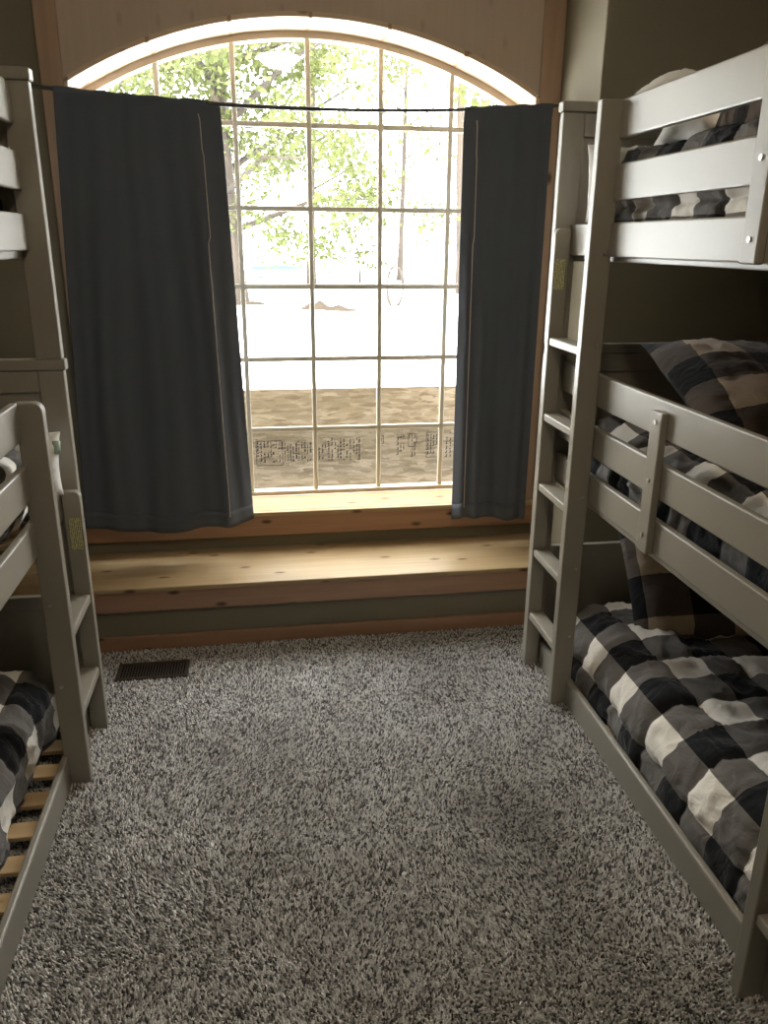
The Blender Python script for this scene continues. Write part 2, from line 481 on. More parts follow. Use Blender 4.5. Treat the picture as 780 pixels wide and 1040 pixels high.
# vinyl frame
FR = 1.852
arc_piece('frame_head', JX0+.001, JX1-.001, FR, AR-.003, 3.842, 3.905, 'window_vinyl', win, 40)
box('frame_stile', HX0+.002, JX0+.024, 3.842, 3.905, ZB, arch_z(JX0, FR), 'window_vinyl', win)
box('frame_stile', JX1-.024, HX1-.002, 3.842, 3.905, ZB, arch_z(JX1, FR), 'window_vinyl', win)
box('frame_sill', JX0+.024, JX1-.024, 3.842, 3.905, ZB, ZB+.022, 'window_vinyl', win)
GX = [CX+k*0.32 for k in (-2, -1, 0, 1, 2)]
GZ = [0.822, 1.165, 1.500, 1.840, 2.184]
for x in GX:
    box('muntin', x-.011, x+.011, 3.853, 3.869, ZB+.022, arch_z(x, FR)+.003, 'muntin_vinyl', win, 0.002, 1)
cols = [JX0+.024]+GX+[JX1-.024]
for z in GZ:
    for a, b in zip(cols[:-1], cols[1:]):
        a2 = a+.011 if a in GX else a
        b2 = b-.011 if b in GX else b
        box('muntin', a2, b2, 3.853, 3.869, z-.011, z+.011, 'muntin_vinyl', win, 0.002, 1)
rows = [ZB+.022]+GZ+[9]
for i in range(6):
    for j in range(6):
        a, b, z0, z1 = cols[i], cols[i+1], rows[j], rows[j+1]
        n = 6
        top = [(a+(b-a)*k/n, min(z1, arch_z(a+(b-a)*k/n, FR))) for k in range(n, -1, -1)] if j == 5 else [(b, z1), (a, z1)]
        poly = [(a, z0), (b, z0)]+top
        V2 = [(x, y, z) for y in (3.873, 3.877) for (x, z) in poly]
        m = len(poly)
        F2 = [tuple(range(m)), tuple(range(2*m-1, m-1, -1))]+[((k+1) % m, k, m+k, m+(k+1) % m) for k in range(m)]
        c = Vector(((a+b)/2, 3.875, z0))
        link('pane', mesh_np('pane', [Vector(v)-c for v in V2], F2), 'window_glass', win, c)

# ------------------------------------------------------------------ window seat, sill, baseboard
seat = empty('window_seat', (CX, 3.42, 0))
tag(seat, 'knotty pine window seat step built below the window', 'window seat')
box('seat_board', XL_WALL+.002, XB-.002, 3.195, 3.625, 0.280, 0.302, 'pine_seat', seat, 0.006)
box('front_board', XL_WALL+.002, XB-.002, 3.205, 3.225, 0.188, 0.279, 'alder_trim', seat, 0.003)
box('riser_panel', XL_WALL+.002, XB-.002, 3.225, 3.250, 0.0, 0.279, 'taupe_paint', seat, 0.0)
o = box('baseboard_window', XL_WALL+.002, XB-.002, 3.206, 3.2245, 0.0, 0.068, 'alder_trim', bev=0.004); tag(o, 'low knotty wooden baseboard under the window seat', kind='structure')
o = box('baseboard_right', XB+.003, XR_WALL-.002, 3.182, 3.199, 0.0, 0.068, 'alder_trim', bev=0.004); tag(o, 'wooden baseboard behind the right bunk bed end', kind='structure')
sill = empty('window_sill', (CX, 3.7, 0.303))
tag(sill, 'upper pine window sill with a reddish front board under the glass', 'window sill')
box('sill_board', XL_WALL+.002, XB-.002, 3.588, 3.6185, 0.463, 0.485, 'pine_seat', sill, 0.004)
box('sill_board', HX0+.002, HX1-.002, 3.6185, 3.841, 0.463, 0.485, 'pine_seat', sill, 0.0)
box('front_board', XL_WALL+.002, XB-.002, 3.598, 3.619, 0.365, 0.4625, 'alder_trim', sill, 0.003)
box('riser_panel', XL_WALL+.002, XB-.002, 3.6215, 3.639, 0.3025, 0.365, 'taupe_paint', sill, 0.0)

# ------------------------------------------------------------------ bunk beds
GP = 'grey_bed_paint'
SLATS = {}
class Bed:
    def __init__(s, sign, xf, yf, label, tops):
        s.sg, s.xf, s.yf = sign, xf, yf
        s.root = empty('triple_bunk_bed', (xf+sign*.53, yf-1.0, 0))
        tag(s.root, label, 'bunk bed', 'triple bunk beds along the side walls')
        s.build(tops)
    def X(s, x): return s.xf + s.sg*x
    def Y(s, y): return s.yf - y
    def b(s, name, x0, x1, y0, y1, z0, z1, parent, mat=GP, bev=0.004, edges=None):
        return box(name, s.X(x0), s.X(x1), s.Y(y0), s.Y(y1), z0, z1, mat, parent, bev, 2, edges)
    def bolt(s, x, y, z, parent, axis='x'):
        me = bpy.data.meshes.get('bolt_'+axis)
        if me is None:
            bm = bmesh.new()
            bmesh.ops.create_cone(bm, cap_ends=True, segments=14, radius1=0.007, radius2=0.0055, depth=0.004)
            r = bmesh.ops.create_cone(bm, cap_ends=True, segments=6, radius1=0.0028, radius2=0.0028, depth=0.0056)
            if axis == 'x': bmesh.ops.rotate(bm, verts=bm.verts, matrix=Matrix.Rotation(math.pi/2, 3, 'Y'))
            else: bmesh.ops.rotate(bm, verts=bm.verts, matrix=Matrix.Rotation(math.pi/2, 3, 'X'))
            me = bpy.data.meshes.new('bolt_'+axis); bm.to_mesh(me); bm.free(); me.materials.append(MATS['bolt_metal'])
        link('bolt', me, None, parent, (s.X(x), s.Y(y), z))
    def end_frame(s, far):
        m = (lambda y: y) if far else (lambda y: 2.0-y)
        e = empty('end_frame', (s.X(.53), s.Y(m(.02)), 0), s.root)
        for xa, xb in ((.010, .090), (.98, 1.06)):
            s.b('post', xa, xb, m(0), m(.035), 0.0, 1.305, e)
            s.b('post', xa, xb, m(0), m(.035), 1.342, 2.128, e)
        s.b('joint_rail', (.018 if s.sg > 0 else .003), 1.07, m(-.005), m(.0355), 1.306, 1.341, e)
        s.b('cap_rail', .004, 1.07, m(-.005), m(.041), 2.129, 2.162, e)
        for za, zb in ((2.050, 2.128), (1.640, 1.700), (1.235, 1.305), (0.800, 0.870), (0.475, 0.525), (0.03, 0.10)):
            s.b('cross_rail', .0905, .9795, m(.004), m(.031), za, zb, e)
        for za, zb in ((1.7005, 2.0495), (0.8705, 1.2345), (0.1005, 0.4745)):
            s.b('panel', .0905, .9795, m(.012), m(.022), za, zb, e, bev=0.001)
    def ladder(s, far, top):
        m = (lambda y: y) if far else (lambda y: 2.0-y)
        l = empty('ladder', (s.X(.03), s.Y(m(.2)), 0), s.root)
        za = 1.752 if top else 0.914
        zb = 2.116 if top else 1.268
        rnd = lambda z0, z1, r: (r, (lambda c, h=(z1-z0)/2: c.z > h-1e-4 and c.x*s.sg < -1e-4 and abs(c.y) < 1e-4))
        s.b('stile', 0.0, .058, m(.036), m(.070), 0.0, za, l, edges=rnd(0, za, .022))
        if top: s.b('stile', 0.0, .075, m(.345), m(.383), 0.0, zb, l)
        else:   s.b('stile', 0.0, .075, m(.345), m(.383), 0.0, zb, l, edges=rnd(0, zb, .026))
        for z in ([.254, .532, .811, 1.089, 1.372] if top else [.262, .545]):
            s.b('rung', .004, .066, m(.0705), m(.3445), z-.030, z, l, bev=.005)
        lab = s.b('warning_label', .004, .046, m(.0701) , m(.0706), (1.542 if top else .710), (1.648 if top else .822), l, 'warning_label', 0)
        lab['label'] = 'yellowed printed warning label'
        fy = .3835 if far else .3445
        for z in ([.40, .68] if not top else [.33, .605, .88, 1.41, 1.70]):
            s.bolt(.052, m(.3845), z-.03, l, 'y')
    def guard(s, y0, y1, z0, support, x=.062):
        g = empty('guard_rail', (s.X(x), s.Y((y0+y1)/2), z0), s.root)
        for za, zb in ((0, .104), (.168, .274), (.346, .456)):
            s.b('board', x, x+.022, y0, y1, z0+za, z0+zb, g, bev=0.005)
        s.b('support', x-.023, x-.0005, support-.032, support+.032, z0-.002, z0+.425, g, bev=0.004)
        for dz in (.052, .221, .395):
            s.bolt(x-.0245, support, z0+dz, g, 'x')
    def platform(s, z):
        p = empty('slat_base', (s.X(.53), s.Y(1.0), z), s.root)
        s.b('side_rail', .085, .105, .040, 1.960, z-.055, z-.0155, p)
        s.b('side_rail', 1.03, 1.052, .040, 1.960, z-.055, z+.085, p)
        for i in range(14):
            y = .10 + i*1.80/13
            s.b('slat', .087, 1.028, y-.033, y+.033, z-.015, z, p, 'slat_pine', 0.002)
    def build(s, tops):
        s.end_frame(True); s.end_frame(False)
        s.ladder(True, tops == 'far'); s.ladder(False, tops == 'near')
        # top bunk rail leaves the gap at the ladder that reaches it, the middle one at the other
        if tops == 'far':
            s.guard(.3835, 1.9645, 1.660, 1.185); s.guard(.036, 1.6165, 0.823, .832, .0785)
        else:
            s.guard(.036, 1.6165, 1.668, .80); s.guard(.3835, 1.9645, 0.815, 1.185)
        k = empty('lower_side_rail', (s.X(.05), s.Y(1.0), 0), s.root)
        s.b('rail', .060, .084, (.071), (1.929), .004, .112, k, bev=.010)
        # entry pieces of low rails beside the ladders
        y0, y1 = (.036, .3445)
        if tops == 'far':
            s.b('entry_rail', .062, .084, .036, .383, 1.660, 1.764, s.root)
            s.b('entry_rail', .0785, .1005, 1.617, 1.964, .823, .927, s.root)
        else:
            s.b('entry_rail', .062, .084, .036, .383, .815, .919, s.root)
            s.b('entry_rail', .062, .084, 1.617, 1.964, 1.668, 1.772, s.root)
        s.platform(.062); s.platform(.860); s.platform(1.700)

BR = Bed(1, 1.062, 2.915, 'grey painted triple bunk bed along the right wall, tall ladder beside the window', 'far')
BL = Bed(-1, -0.602, 2.690, 'grey painted triple bunk bed at the left edge, short ladder to its middle bunk', 'near')

# ------------------------------------------------------------------ bedding
def rounded_profile(pts, step=0.010):
    P = [Vector((p[0], p[1])) for p in pts]
    # Chaikin smoothing
    for _ in range(3):
        Q = [P[0]]
        for a, b in zip(P[:-1], P[1:]):
            Q += [a*.75+b*.25, a*.25+b*.75]
        Q.append(P[-1]); P = Q
    L = [0]
    for a, b in zip(P[:-1], P[1:]): L.append(L[-1]+(b-a).length)
    n = max(4, int(L[-1]/step))
    t = np.linspace(0, L[-1], n+1)
    x = np.interp(t, L, [p.x for p in P]); z = np.interp(t, L, [p.y for p in P])
    return t, x, z

def comforter(bed, name, label, prof, y0, y1, mat, seed, amp=.010, uvo=(0, 0), zlow=0.1, wave=0.0, edge=.10, group='checked comforters on the bunks', fine=1.0):
    t, px, pz = rounded_profile(prof)
    n = int((y1-y0)/.010)
    y = np.linspace(y0, y1, n+1)
    T, Yg = np.meshgrid(t, y, indexing='ij')
    PX = np.repeat(px[:, None], n+1, 1); PZ = np.repeat(pz[:, None], n+1, 1)
    gx = np.gradient(px, t); gz = np.gradient(pz, t)
    ln = np.hypot(gx, gz)+1e-9
    NX = np.repeat((-gz/ln)[:, None], n+1, 1); NZ = np.repeat((gx/ln)[:, None], n+1, 1)
    d = amp*1.3*vnoise(T*6+seed, Yg*5, seed) + amp*.8*vnoise(T*15, Yg*13+seed, seed+1) + amp*.42*fine*vnoise(T*34, Yg*24, seed+2)
    cr = vnoise(T*13+2*vnoise(T*5, Yg*5, seed+6), Yg*5, seed+7); d += amp*.7*(np.exp(-(cr/.16)**2)-.3)
    cr = vnoise(T*5, Yg*15+2*vnoise(T*4, Yg*4, seed+8), seed+9); d += amp*.5*(np.exp(-(cr/.16)**2)-.3)
    w = np.abs(vnoise(T*9+Yg*7, Yg*11-T*8, seed+4)); d += amp*.9*(0.5-w)
    # quilting stitch lines pull the cloth in
    q = .27
    for A, per in ((T+uvo[0], q), (Yg+uvo[1], q)):
        dist = np.abs((A/per) % 1.0-.5)*per
        d += -.009*np.exp(-((per/2-dist)/.012)**2)*0 - .011*np.exp(-(dist/.014)**2)
    e = np.minimum(Yg-y0, y1-Yg)/edge
    e = np.clip(e, 0, 1)
    rnd = np.sqrt(1-(1-e)**2)
    Xl = PX + NX*d
    Zl = PZ + NZ*d
    Zl = zlow + (Zl-zlow)*(0.25+.75*rnd)
    Xl = Xl + wave*np.sin(Yg*7+seed)*np.clip((.25-T)/.25, 0, 1) + .4*wave*vnoise(Yg*9, T*3, seed+9)*np.clip((.25-T)/.25, 0, 1)
    Xw = bed.xf + bed.sg*Xl; Yw = bed.yf - Yg
    V = np.stack([Xw, Yw, Zl], -1).reshape(-1, 3)
    UV = np.stack([T+uvo[0], Yg+uvo[1]], -1).reshape(-1, 2)
    a, b = T.shape
    I = np.arange(a*b).reshape(a, b)
    Fq = np.stack([I[:-1, :-1], I[1:, :-1], I[1:, 1:], I[:-1, 1:]], -1).reshape(-1, 4)
    if bed.sg > 0: Fq = Fq[:, ::-1]
    c = Vector((float(Xw.mean()), float(Yw.mean()), float(Zl.min())))
    me = mesh_np(name, V-np.array(c), Fq.tolist(), True, UV)
    o = link(name, me, mat, None, c)
    md = o.modifiers.new('thickness', 'SOLIDIFY'); md.thickness = 0.018; md.offset = -1
    tag(o, label, 'comforter', group)
    return o

def mattress(bed, label, x0, x1, y0, y1, z0, z1):
    o = box('mattress', bed.X(x0), bed.X(x1), bed.Y(y0), bed.Y(y1), z0, z1, 'mattress_white', None, 0.035, 4)
    tag(o, label, 'mattress', 'mattresses in the bunk beds')
    return o

def pillow(name, label, w, h, th, mat, M4, seed, uvo=(0, 0), group='pillows on the bunks', pinch=.05):
    n = 34
    u = np.linspace(-1, 1, n+1)
    U, Vv = np.meshgrid(u, u, indexing='ij')
    prof = np.clip((1-np.abs(U)**2.6), 0, 1)**.62*np.clip((1-np.abs(Vv)**2.6), 0, 1)**.62
    sx = U*(1-pinch*(1-Vv**2)*np.abs(U)**3) ; sy = Vv*(1-pinch*(1-U**2)*np.abs(Vv)**3)
    Xx = sx*w/2; Yy = sy*h/2
    wr = .012*vnoise(U*3+seed, Vv*3, seed)+.006*vnoise(U*8, Vv*8+seed, seed+1)+.003*vnoise(U*17, Vv*17, seed+2)
    edge = np.clip(prof*1.6, 0, 1)
    Z1 = th/2*prof+wr*edge
    Z0 = -th/2*prof+wr*edge*.5
    a = (n+1)*(n+1)
    V = np.concatenate([np.stack([Xx, Yy, Z1+.002], -1).reshape(-1, 3), np.stack([Xx, Yy, Z0-.002], -1).reshape(-1, 3)])
    I = np.arange(a).reshape(n+1, n+1)
    Ft = np.stack([I[:-1, :-1], I[1:, :-1], I[1:, 1:], I[:-1, 1:]], -1).reshape(-1, 4)
    Fb = (Ft+a)[:, ::-1]
    ring = list(I[0, :])+list(I[1:, -1])+list(I[-1, ::-1][1:])+list(I[::-1, 0][1:-1])
    side = [(ring[k], ring[(k+1) % len(ring)], ring[(k+1) % len(ring)]+a, ring[k]+a) for k in range(len(ring))]
    UV = np.concatenate([np.stack([Xx+uvo[0], Yy+uvo[1]], -1).reshape(-1, 2)]*2)
    me = mesh_np(name, V, Ft.tolist()+Fb.tolist()+[tuple(int(q) for q in s_) for s_ in side], True, UV)
    bm = bmesh.new(); bm.from_mesh(me); bmesh.ops.recalc_face_normals(bm, faces=bm.faces); bm.to_mesh(me); bm.free()
    o = link(name, me, mat)
    o.matrix_world = M4
    tag(o, label, 'pillow', group)
    return o

def frame(loc, xaxis, yaxis):
    x = Vector(xaxis).normalized(); y = Vector(yaxis); y = (y-y.dot(x)*x).normalized(); z = x.cross(y)
    return Matrix(((x.x, y.x, z.x, loc[0]), (x.y, y.y, z.y, loc[1]), (x.z, y.z, z.z, loc[2]), (0, 0, 0, 1)))

# right bed
mattress(BR, 'white mattress under the comforter of the right lower bunk', .15, 1.02, .09, 1.91, .064, .235)
mattress(BR, 'white mattress under the comforter of the right middle bunk', .15, 1.02, .09, 1.91, .862, 1.020)
mattress(BR, 'white mattress under the comforter of the right top bunk', .15, 1.02, .09, 1.91, 1.702, 1.860)
comforter(BR, 'comforter', 'black, grey and white checked comforter on the right lowest bunk', [(.108, .075), (.105, .14), (.125, .24), (.19, .315), (.32, .325), (.60, .305), (.85, .30), (1.02, .29)], .085, 1.90, 'buffalo_check', 3, .011, (.05, .05), .07, .012)
comforter(BR, 'comforter', 'checked comforter behind the middle guard rail of the right bunk bed', [(.125, .88), (.118, .95), (.130, 1.02), (.165, 1.075), (.25, 1.105), (.42, 1.095), (.70, 1.085), (1.02, 1.08)], .085, 1.90, 'buffalo_check', 11, .012, (.02, .10), .87, .010)
comforter(BR, 'comforter', 'folded checked comforter behind the top guard rail of the right bunk bed', [(.12, 1.715), (.100, 1.745), (.100, 1.79), (.135, 1.808), (.103, 1.83), (.098, 1.895), (.105, 1.96), (.15, 1.995), (.25, 2.005), (.45, 1.96), (1.02, 1.93)], .12, 1.90, 'buffalo_check', 17, .010, (.07, .0), 1.71, .004)
# left bed
mattress(BL, 'white mattress under the comforter of the left lower bunk', .22, 1.02, .09, 1.91, .064, .235)
mattress(BL, 'white mattress under the comforter of the left middle bunk', .15, 1.02, .09, 1.91, .862, 1.020)
mattress(BL, 'white mattress in the left top bunk', .15, 1.02, .09, 1.91, 1.702, 1.860)
comforter(BL, 'comforter', 'checked comforter hanging over the slats of the left lowest bunk', [(.155, .072), (.150, .14), (.155, .24), (.205, .315), (.33, .335), (.60, .31), (1.02, .30)], .085, 1.90, 'buffalo_check', 23, .011, (.125, .06), .07, .018)
comforter(BL, 'comforter', 'checked comforter behind the middle guard rail of the left bunk bed', [(.125, .88), (.096, .93), (.096, .985), (.13, 1.00), (.097, 1.02), (.100, 1.075), (.15, 1.115), (.30, 1.12), (.60, 1.09), (1.02, 1.085)], .085, 1.90, 'buffalo_check', 29, .010, (.20, .12), .87, .008)
comforter(BL, 'comforter', 'checked comforter behind the top guard rail of the left bunk bed', [(.12, 1.715), (.102, 1.75), (.104, 1.80), (.135, 1.81), (.104, 1.83), (.108, 1.885), (.16, 1.925), (.26, 1.94), (.60, 1.93), (1.02, 1.92)], .085, 1.90, 'buffalo_check', 31, .010, (.13, .02), 1.71, .006)

# pillows
pillow('pillow', 'checked pillow leaning on the end panel of the right lowest bunk', .46, .54, .17, 'pillow_check', frame((1.60, 2.625, .475), (1, -.10, .02), (.08, .56, .66)), 5, (.02, .17))
pillow('pillow', 'big checked pillow lying over the middle guard rail, nearest the room', .66, .70, .19, 'pillow_check', frame((1.70, 2.44, 1.235), (1, -.10, -.04), (.06, .95, .29)), 8, (.06, .07))
pillow('pillow', 'dim checked pillow behind the big one on the right middle bunk', .44, .60, .17, 'pillow_check', frame((1.88, 1.96, 1.27), (1, .10, .03), (-.1, .9, .40)), 9, (.10, .0))
pillow('pillow', 'pale pillow showing between the top guard rails of the right bunk bed', .34, .34, .15, 'pillow_white', frame((1.36, 2.36, 2.075), (.04, .98, .03), (.75, -.05, .6)), 12)
pillow('pillow', 'small brown checked pillow at the near end of the right top bunk', .40, .34, .13, 'small_check', frame((1.31, 2.01, 2.075), (.0, 1.0, .0), (.45, .0, .85)), 14, (.01, .02))
pillow('pillow', 'white pillow end showing past the tall ladder on the right top bunk', .36, .24, .16, 'pillow_white', frame((1.265, 2.665, 1.885), (1, .04, .0), (-.03, .12, .9)), 15)
pillow('pillow', 'crumpled white pillow peeking over the top guard rail on the right', .16, .22, .08, 'pillow_white', frame((1.31, 2.64, 2.158), (.1, 1, .05), (1, -.2, .45)), 16)
pw = pillow('pillow', 'white pillow end showing between the ladder posts of the left middle bunk', .38, .20, .16, 'pillow_white', frame((-0.814, 2.53, 1.032), (1, .05, .0), (-.02, .25, .8)), 18)
me = tube_mesh('rolled_cuff', [(0, -.02, 0), (0, .02, 0)], .013, 14)
cf = bpy.data.objects.new('rolled_cuff', me); me.materials.append(MATS['pale_green_cloth']); COL.objects.link(cf); cf.parent = pw
cf.matrix_parent_inverse = Matrix(); cf.location = (.178, .050, .012); cf['label'] = 'pale green rolled pillow cuff'
pillow('pillow', 'white checked pillow behind the left top guard rail', .50, .34, .13, 'buffalo_check', frame((-0.97, 2.45, 1.995), (1, .0, .05), (.0, .8, .35)), 19, (.05, .05))

# ------------------------------------------------------------------ curtain rod and curtains
YC = 3.53
RX0 = -0.90
def rod_z(x):
    t = (x-CX)/(1.06)
    return 2.203 + .046*t*t
rod = empty('curtain_rod', (CX, YC, 2.2))
tag(rod, 'thin dark tension rod sagging across the arched window', 'curtain rod')
pts = [(RX0+.012+(XB-RX0-.024)*i/30, YC, rod_z(RX0+.012+(XB-RX0-.024)*i/30)) for i in range(31)]
link('rod', tube_mesh('rod', [Vector(p)-Vector((CX, YC, 2.2)) for p in pts[:17]], .0085), 'rod_metal', rod, (CX, YC, 2.2))
link('inner_rod', tube_mesh('inner_rod', [Vector(p)-Vector((CX, YC, 2.2)) for p in pts[16:]], .0065), 'rod_metal', rod, (CX, YC, 2.2))
for x, dx in ((RX0+.001, .012), (XB-.013, .012)):
    me = tube_mesh('end_cap', [(0, 0, 0), (dx, 0, 0)], .014, 14)
    link('end_cap', me, 'rod_metal', rod, (x, YC, rod_z(x)))

link('bracket', tube_mesh('bracket', [(0, 0, 0), (0, YW-YC, 0)], .006, 8), 'rod_metal', rod, (RX0+.02, YC, rod_z(RX0)-.002))

def curtain(label, tx0, tx1, bx0, bx1, zb, seed, folds, seam_side, amp):
    root = empty('curtain', ((bx0+bx1)/2, YC, .45))
    tag(root, label, 'curtain', 'blackout curtains on the window rod')
    nu, nv = 150, 70
    U, Vv = np.meshgrid(np.linspace(0, 1, nu+1), np.linspace(0, 1, nv+1), indexing='ij')
    X = (tx0+(tx1-tx0)*U)*(1-Vv)+(bx0+(bx1-bx0)*U)*Vv
    # slight waist
    ph = 2*math.pi*folds*(U+.06*vnoise(U*4, Vv*1.5, seed))
    A = amp*(.35+.65*Vv**.7)*(1+.5*vnoise(U*6+3, Vv*.6, seed+1))
    Yd = A*np.sin(ph)+.35*A*np.sin(2.3*ph+1+Vv)
    zt = np.vectorize(rod_z)(X)+.010+.002*np.sin(ph*1.5)
    zbot = zb+.008*vnoise(U*7, Vv*0, seed+5)+.014*np.sin(U*5+seed)
    Z = zt*(1-Vv)+zbot*Vv
    pocket = np.exp(-((Z-zt+.012)/.018)**2)
    Yw = YC-.004+Yd*(1-.75*pocket)-.013*pocket
    # window-side edge turns towards the glass
    edge = (U if seam_side > 0 else 1-U)
    turn = np.clip((edge-.88)/.12, 0, 1)
    Yw = Yw+.05*turn**1.5*(0.25+.75*Vv)
    V = np.stack([X, Yw, Z], -1)
    I = np.arange((nu+1)*(nv+1)).reshape(nu+1, nv+1)
    Fq = np.stack([I[:-1, :-1], I[:-1, 1:], I[1:, 1:], I[1:, :-1]], -1).reshape(-1, 4)
    c = np.array(root.location)
    o = link('curtain_cloth', mesh_np('curtain_cloth', (V-c).reshape(-1, 3), Fq.tolist(), True), 'curtain_cloth', root, root.location)
    md = o.modifiers.new('thickness', 'SOLIDIFY'); md.thickness = .003
    # side hem seam: a raised ribbon, its lit line put into the cream colour
    k = int(nu*(.86 if seam_side > 0 else .14))
    pts = [V[k+(int(round(2*math.sin(j*.11))) if j < nv*.3 else 0), j]+np.array((0, -.004, 0)) for j in range(2, nv-1)]
    sm = link('lit_side_seam', tube_mesh('lit_side_seam', [Vector(p-c) for p in pts], .0022, 6), 'seam_lit_cream', root, root.location)
    # bottom hem as a double layer
    rows = [j for j in range(nv+1) if j >= nv-3]
    V3 = V[:, rows]-c+np.array((0, -.0035, 0))
    I3 = np.arange((nu+1)*len(rows)).reshape(nu+1, len(rows))
    F3 = np.stack([I3[:-1, :-1], I3[:-1, 1:], I3[1:, 1:], I3[1:, :-1]], -1).reshape(-1, 4)
    h = link('bottom_hem', mesh_np('bottom_hem', V3.reshape(-1, 3), F3.tolist(), True), 'curtain_cloth', root, root.location)
    md = h.modifiers.new('thickness', 'SOLIDIFY'); md.thickness = .002
    return root
curtain('wide charcoal blackout curtain covering the left of the window', -0.725, -0.105, -0.80, -0.050, .450, 2, 3.4, 1, .013)
curtain('narrow charcoal blackout curtain at the right of the window', .885, 1.262, .905, 1.262, .425, 6, 2.4, -1, .013)

# ------------------------------------------------------------------ floor vent
vx0, vx1, vy0, vy1 = -0.630, -0.340, 2.948, 3.085
vent = empty('floor_vent', ((vx0+vx1)/2, (vy0+vy1)/2, 0))
tag(vent, 'dark brown slotted floor vent set in the carpet by the window seat', 'floor vent')
box('well_shade', vx0+.012, vx1-.012, vy0+.012, vy1-.012, 0.0005, 0.0022, 'vent_well_shade', vent, 0)  # flat black plate standing in for the shade below the louvres
for a, b, c, d in ((vx0, vx1, vy0, vy0+.016), (vx0, vx1, vy1-.016, vy1), (vx0, vx0+.016, vy0+.016, vy1-.016), (vx1-.016, vx1, vy0+.016, vy1-.016)):
    box('frame_bar', a, b, c, d, 0.001, .012, 'vent_metal', vent, .002)
for i in range(22):
    x = vx0+.025+i*(vx1-vx0-.05)/21
    box('louvre', x-.0025, x+.0025, vy0+.0165, vy1-.0165, .002, .010, 'vent_metal', vent, 0)

# ------------------------------------------------------------------ carpet pile
def carpet():
    sp = .0060
    gx = np.arange(-1.05, 1.50, sp); gy = np.arange(.35, 3.204, sp)
    X, Y = np.meshgrid(gx, gy); X = X.ravel(); Y = Y.ravel()
    n = len(X)
    X = X+RNG.uniform(-.45, .45, n)*sp; Y = Y+RNG.uniform(-.45, .45, n)*sp
    keep = ~((X > vx0-.004) & (X < vx1+.004) & (Y > vy0-.004) & (Y < vy1+.004))
    X, Y = X[keep], Y[keep]; n = len(X)
    lx = .0045*vnoise(X*3.1+5, Y*2.2, 41)+.002*vnoise(X*9, Y*9, 42)
    ly = .0045*vnoise(X*2.7, Y*2.5+3, 43)+.002*vnoise(X*11, Y*8, 44)
    h = RNG.uniform(.007, .0125, n)
    r = RNG.uniform(.0032, .0046, n)
    a0 = RNG.uniform(0, 2*math.pi, n)
    tx = X+lx+RNG.normal(0, .0022, n); ty = Y+ly+RNG.normal(0, .0022, n)
    V = np.zeros((n, 6, 3), np.float32)
    for k in range(3):
        w = a0+2*math.pi*k/3
        V[:, k] = np.stack([X+r*np.cos(w), Y+r*np.sin(w), np.zeros(n)+.0005], -1)
        w2 = w+.9
        V[:, 3+k] = np.stack([tx+r*.62*np.cos(w2), ty+r*.62*np.sin(w2), h], -1)
    base = (np.arange(n)*6)[:, None]
    tri = np.array([[0, 1, 4], [0, 4, 3], [1, 2, 5], [1, 5, 4], [2, 0, 3], [2, 3, 5], [3, 4, 5]])
    Fi = (base[:, :, None]+tri[None]).reshape(-1)
    me = bpy.data.meshes.new('carpet_pile')
    me.vertices.add(n*6); me.vertices.foreach_set('co', V.ravel())
    nf = n*7
    me.loops.add(nf*3); me.loops.foreach_set('vertex_index', Fi.astype(np.int32))
    me.polygons.add(nf); me.polygons.foreach_set('loop_start', np.arange(nf, dtype=np.int32)*3)
    me.update(calc_edges=True)
    o = link('carpet_pile', me, 'carpet_pile')
    tag(o, 'speckled grey and cream tufted carpet pile on the floor', 'carpet', kind='stuff')
carpet()

# ------------------------------------------------------------------ outdoors
def ground_z(x, y):
    t = np.clip((y-5.0)/6.0, 0, 1)
    return .22 + .50*t*t*(3-2*t) + .05*vnoise(x*.35, y*.35, 60)*np.clip((y-5)/3, 0, 1)
gx = np.linspace(-45, 55, 110); gy = np.concatenate([np.linspace(3.96, 18, 70), np.linspace(18.6, 90, 50)])
GXm, GYm = np.meshgrid(gx, gy, indexing='ij')
I = np.arange(GXm.size).reshape(GXm.shape)
Fq = np.stack([I[:-1, :-1], I[1:, :-1], I[1:, 1:], I[:-1, 1:]], -1).reshape(-1, 4)
o = link('snowy_ground', mesh_np('snowy_ground', np.stack([GXm, GYm, ground_z(GXm, GYm)], -1).reshape(-1, 3), Fq.tolist(), True), 'snow')
tag(o, 'snow covered ground outside the window', 'snow', kind='structure')

def osb(label, z0, z1, y, mat):
    r = box('osb_panel', -1.3, 1.95, y, y+.012, z0, z1, mat, None, .001)
    tag(r, label, 'wood panel', 'chipboard panels outside the window')
    return r
p_hi = osb('upper warm brown chipboard sheet outside the window, below the snow', .690, .932, 4.36, 'osb_warm')
p_lo = osb('lower greyish chipboard sheet with printed black stamps outside the window', -.1, .712, 4.346, 'osb_grey')
# the printed stamp: blocks of upright ink strokes, boxes and bars (unreadable in the photograph)
V, Fc = [], []
YS = 4.3452
def ink(x0, x1, z0, z1):
    x0, x1 = x0*1.1, x1*1.1; z0, z1 = (z0-.655)*1.2+.505, (z1-.655)*1.2+.505
    b = len(V); V.extend([(x0, YS, z0), (x1, YS, z0), (x1, YS, z1), (x0, YS, z1)]); Fc.append((b, b+1, b+2, b+3))
def ink_line(x, z0, z1, w):
    z = z0
    while z < z1:
        h = random.uniform(.006, .022)
        if random.random() < .8:
            ink(x-w/2, x+w/2, z, min(z+h, z1))
            if random.random() < .6: ink(x-w/2-.006, x+w/2, z, z+.003)
        z += h+random.uniform(.003, .007)
def ink_frame(x0, x1, z0, z1, w=.003):
    ink(x0, x1, z0, z0+w); ink(x0, x1, z1-w, z1); ink(x0, x0+w, z0, z1); ink(x1-w, x1, z0, z1)
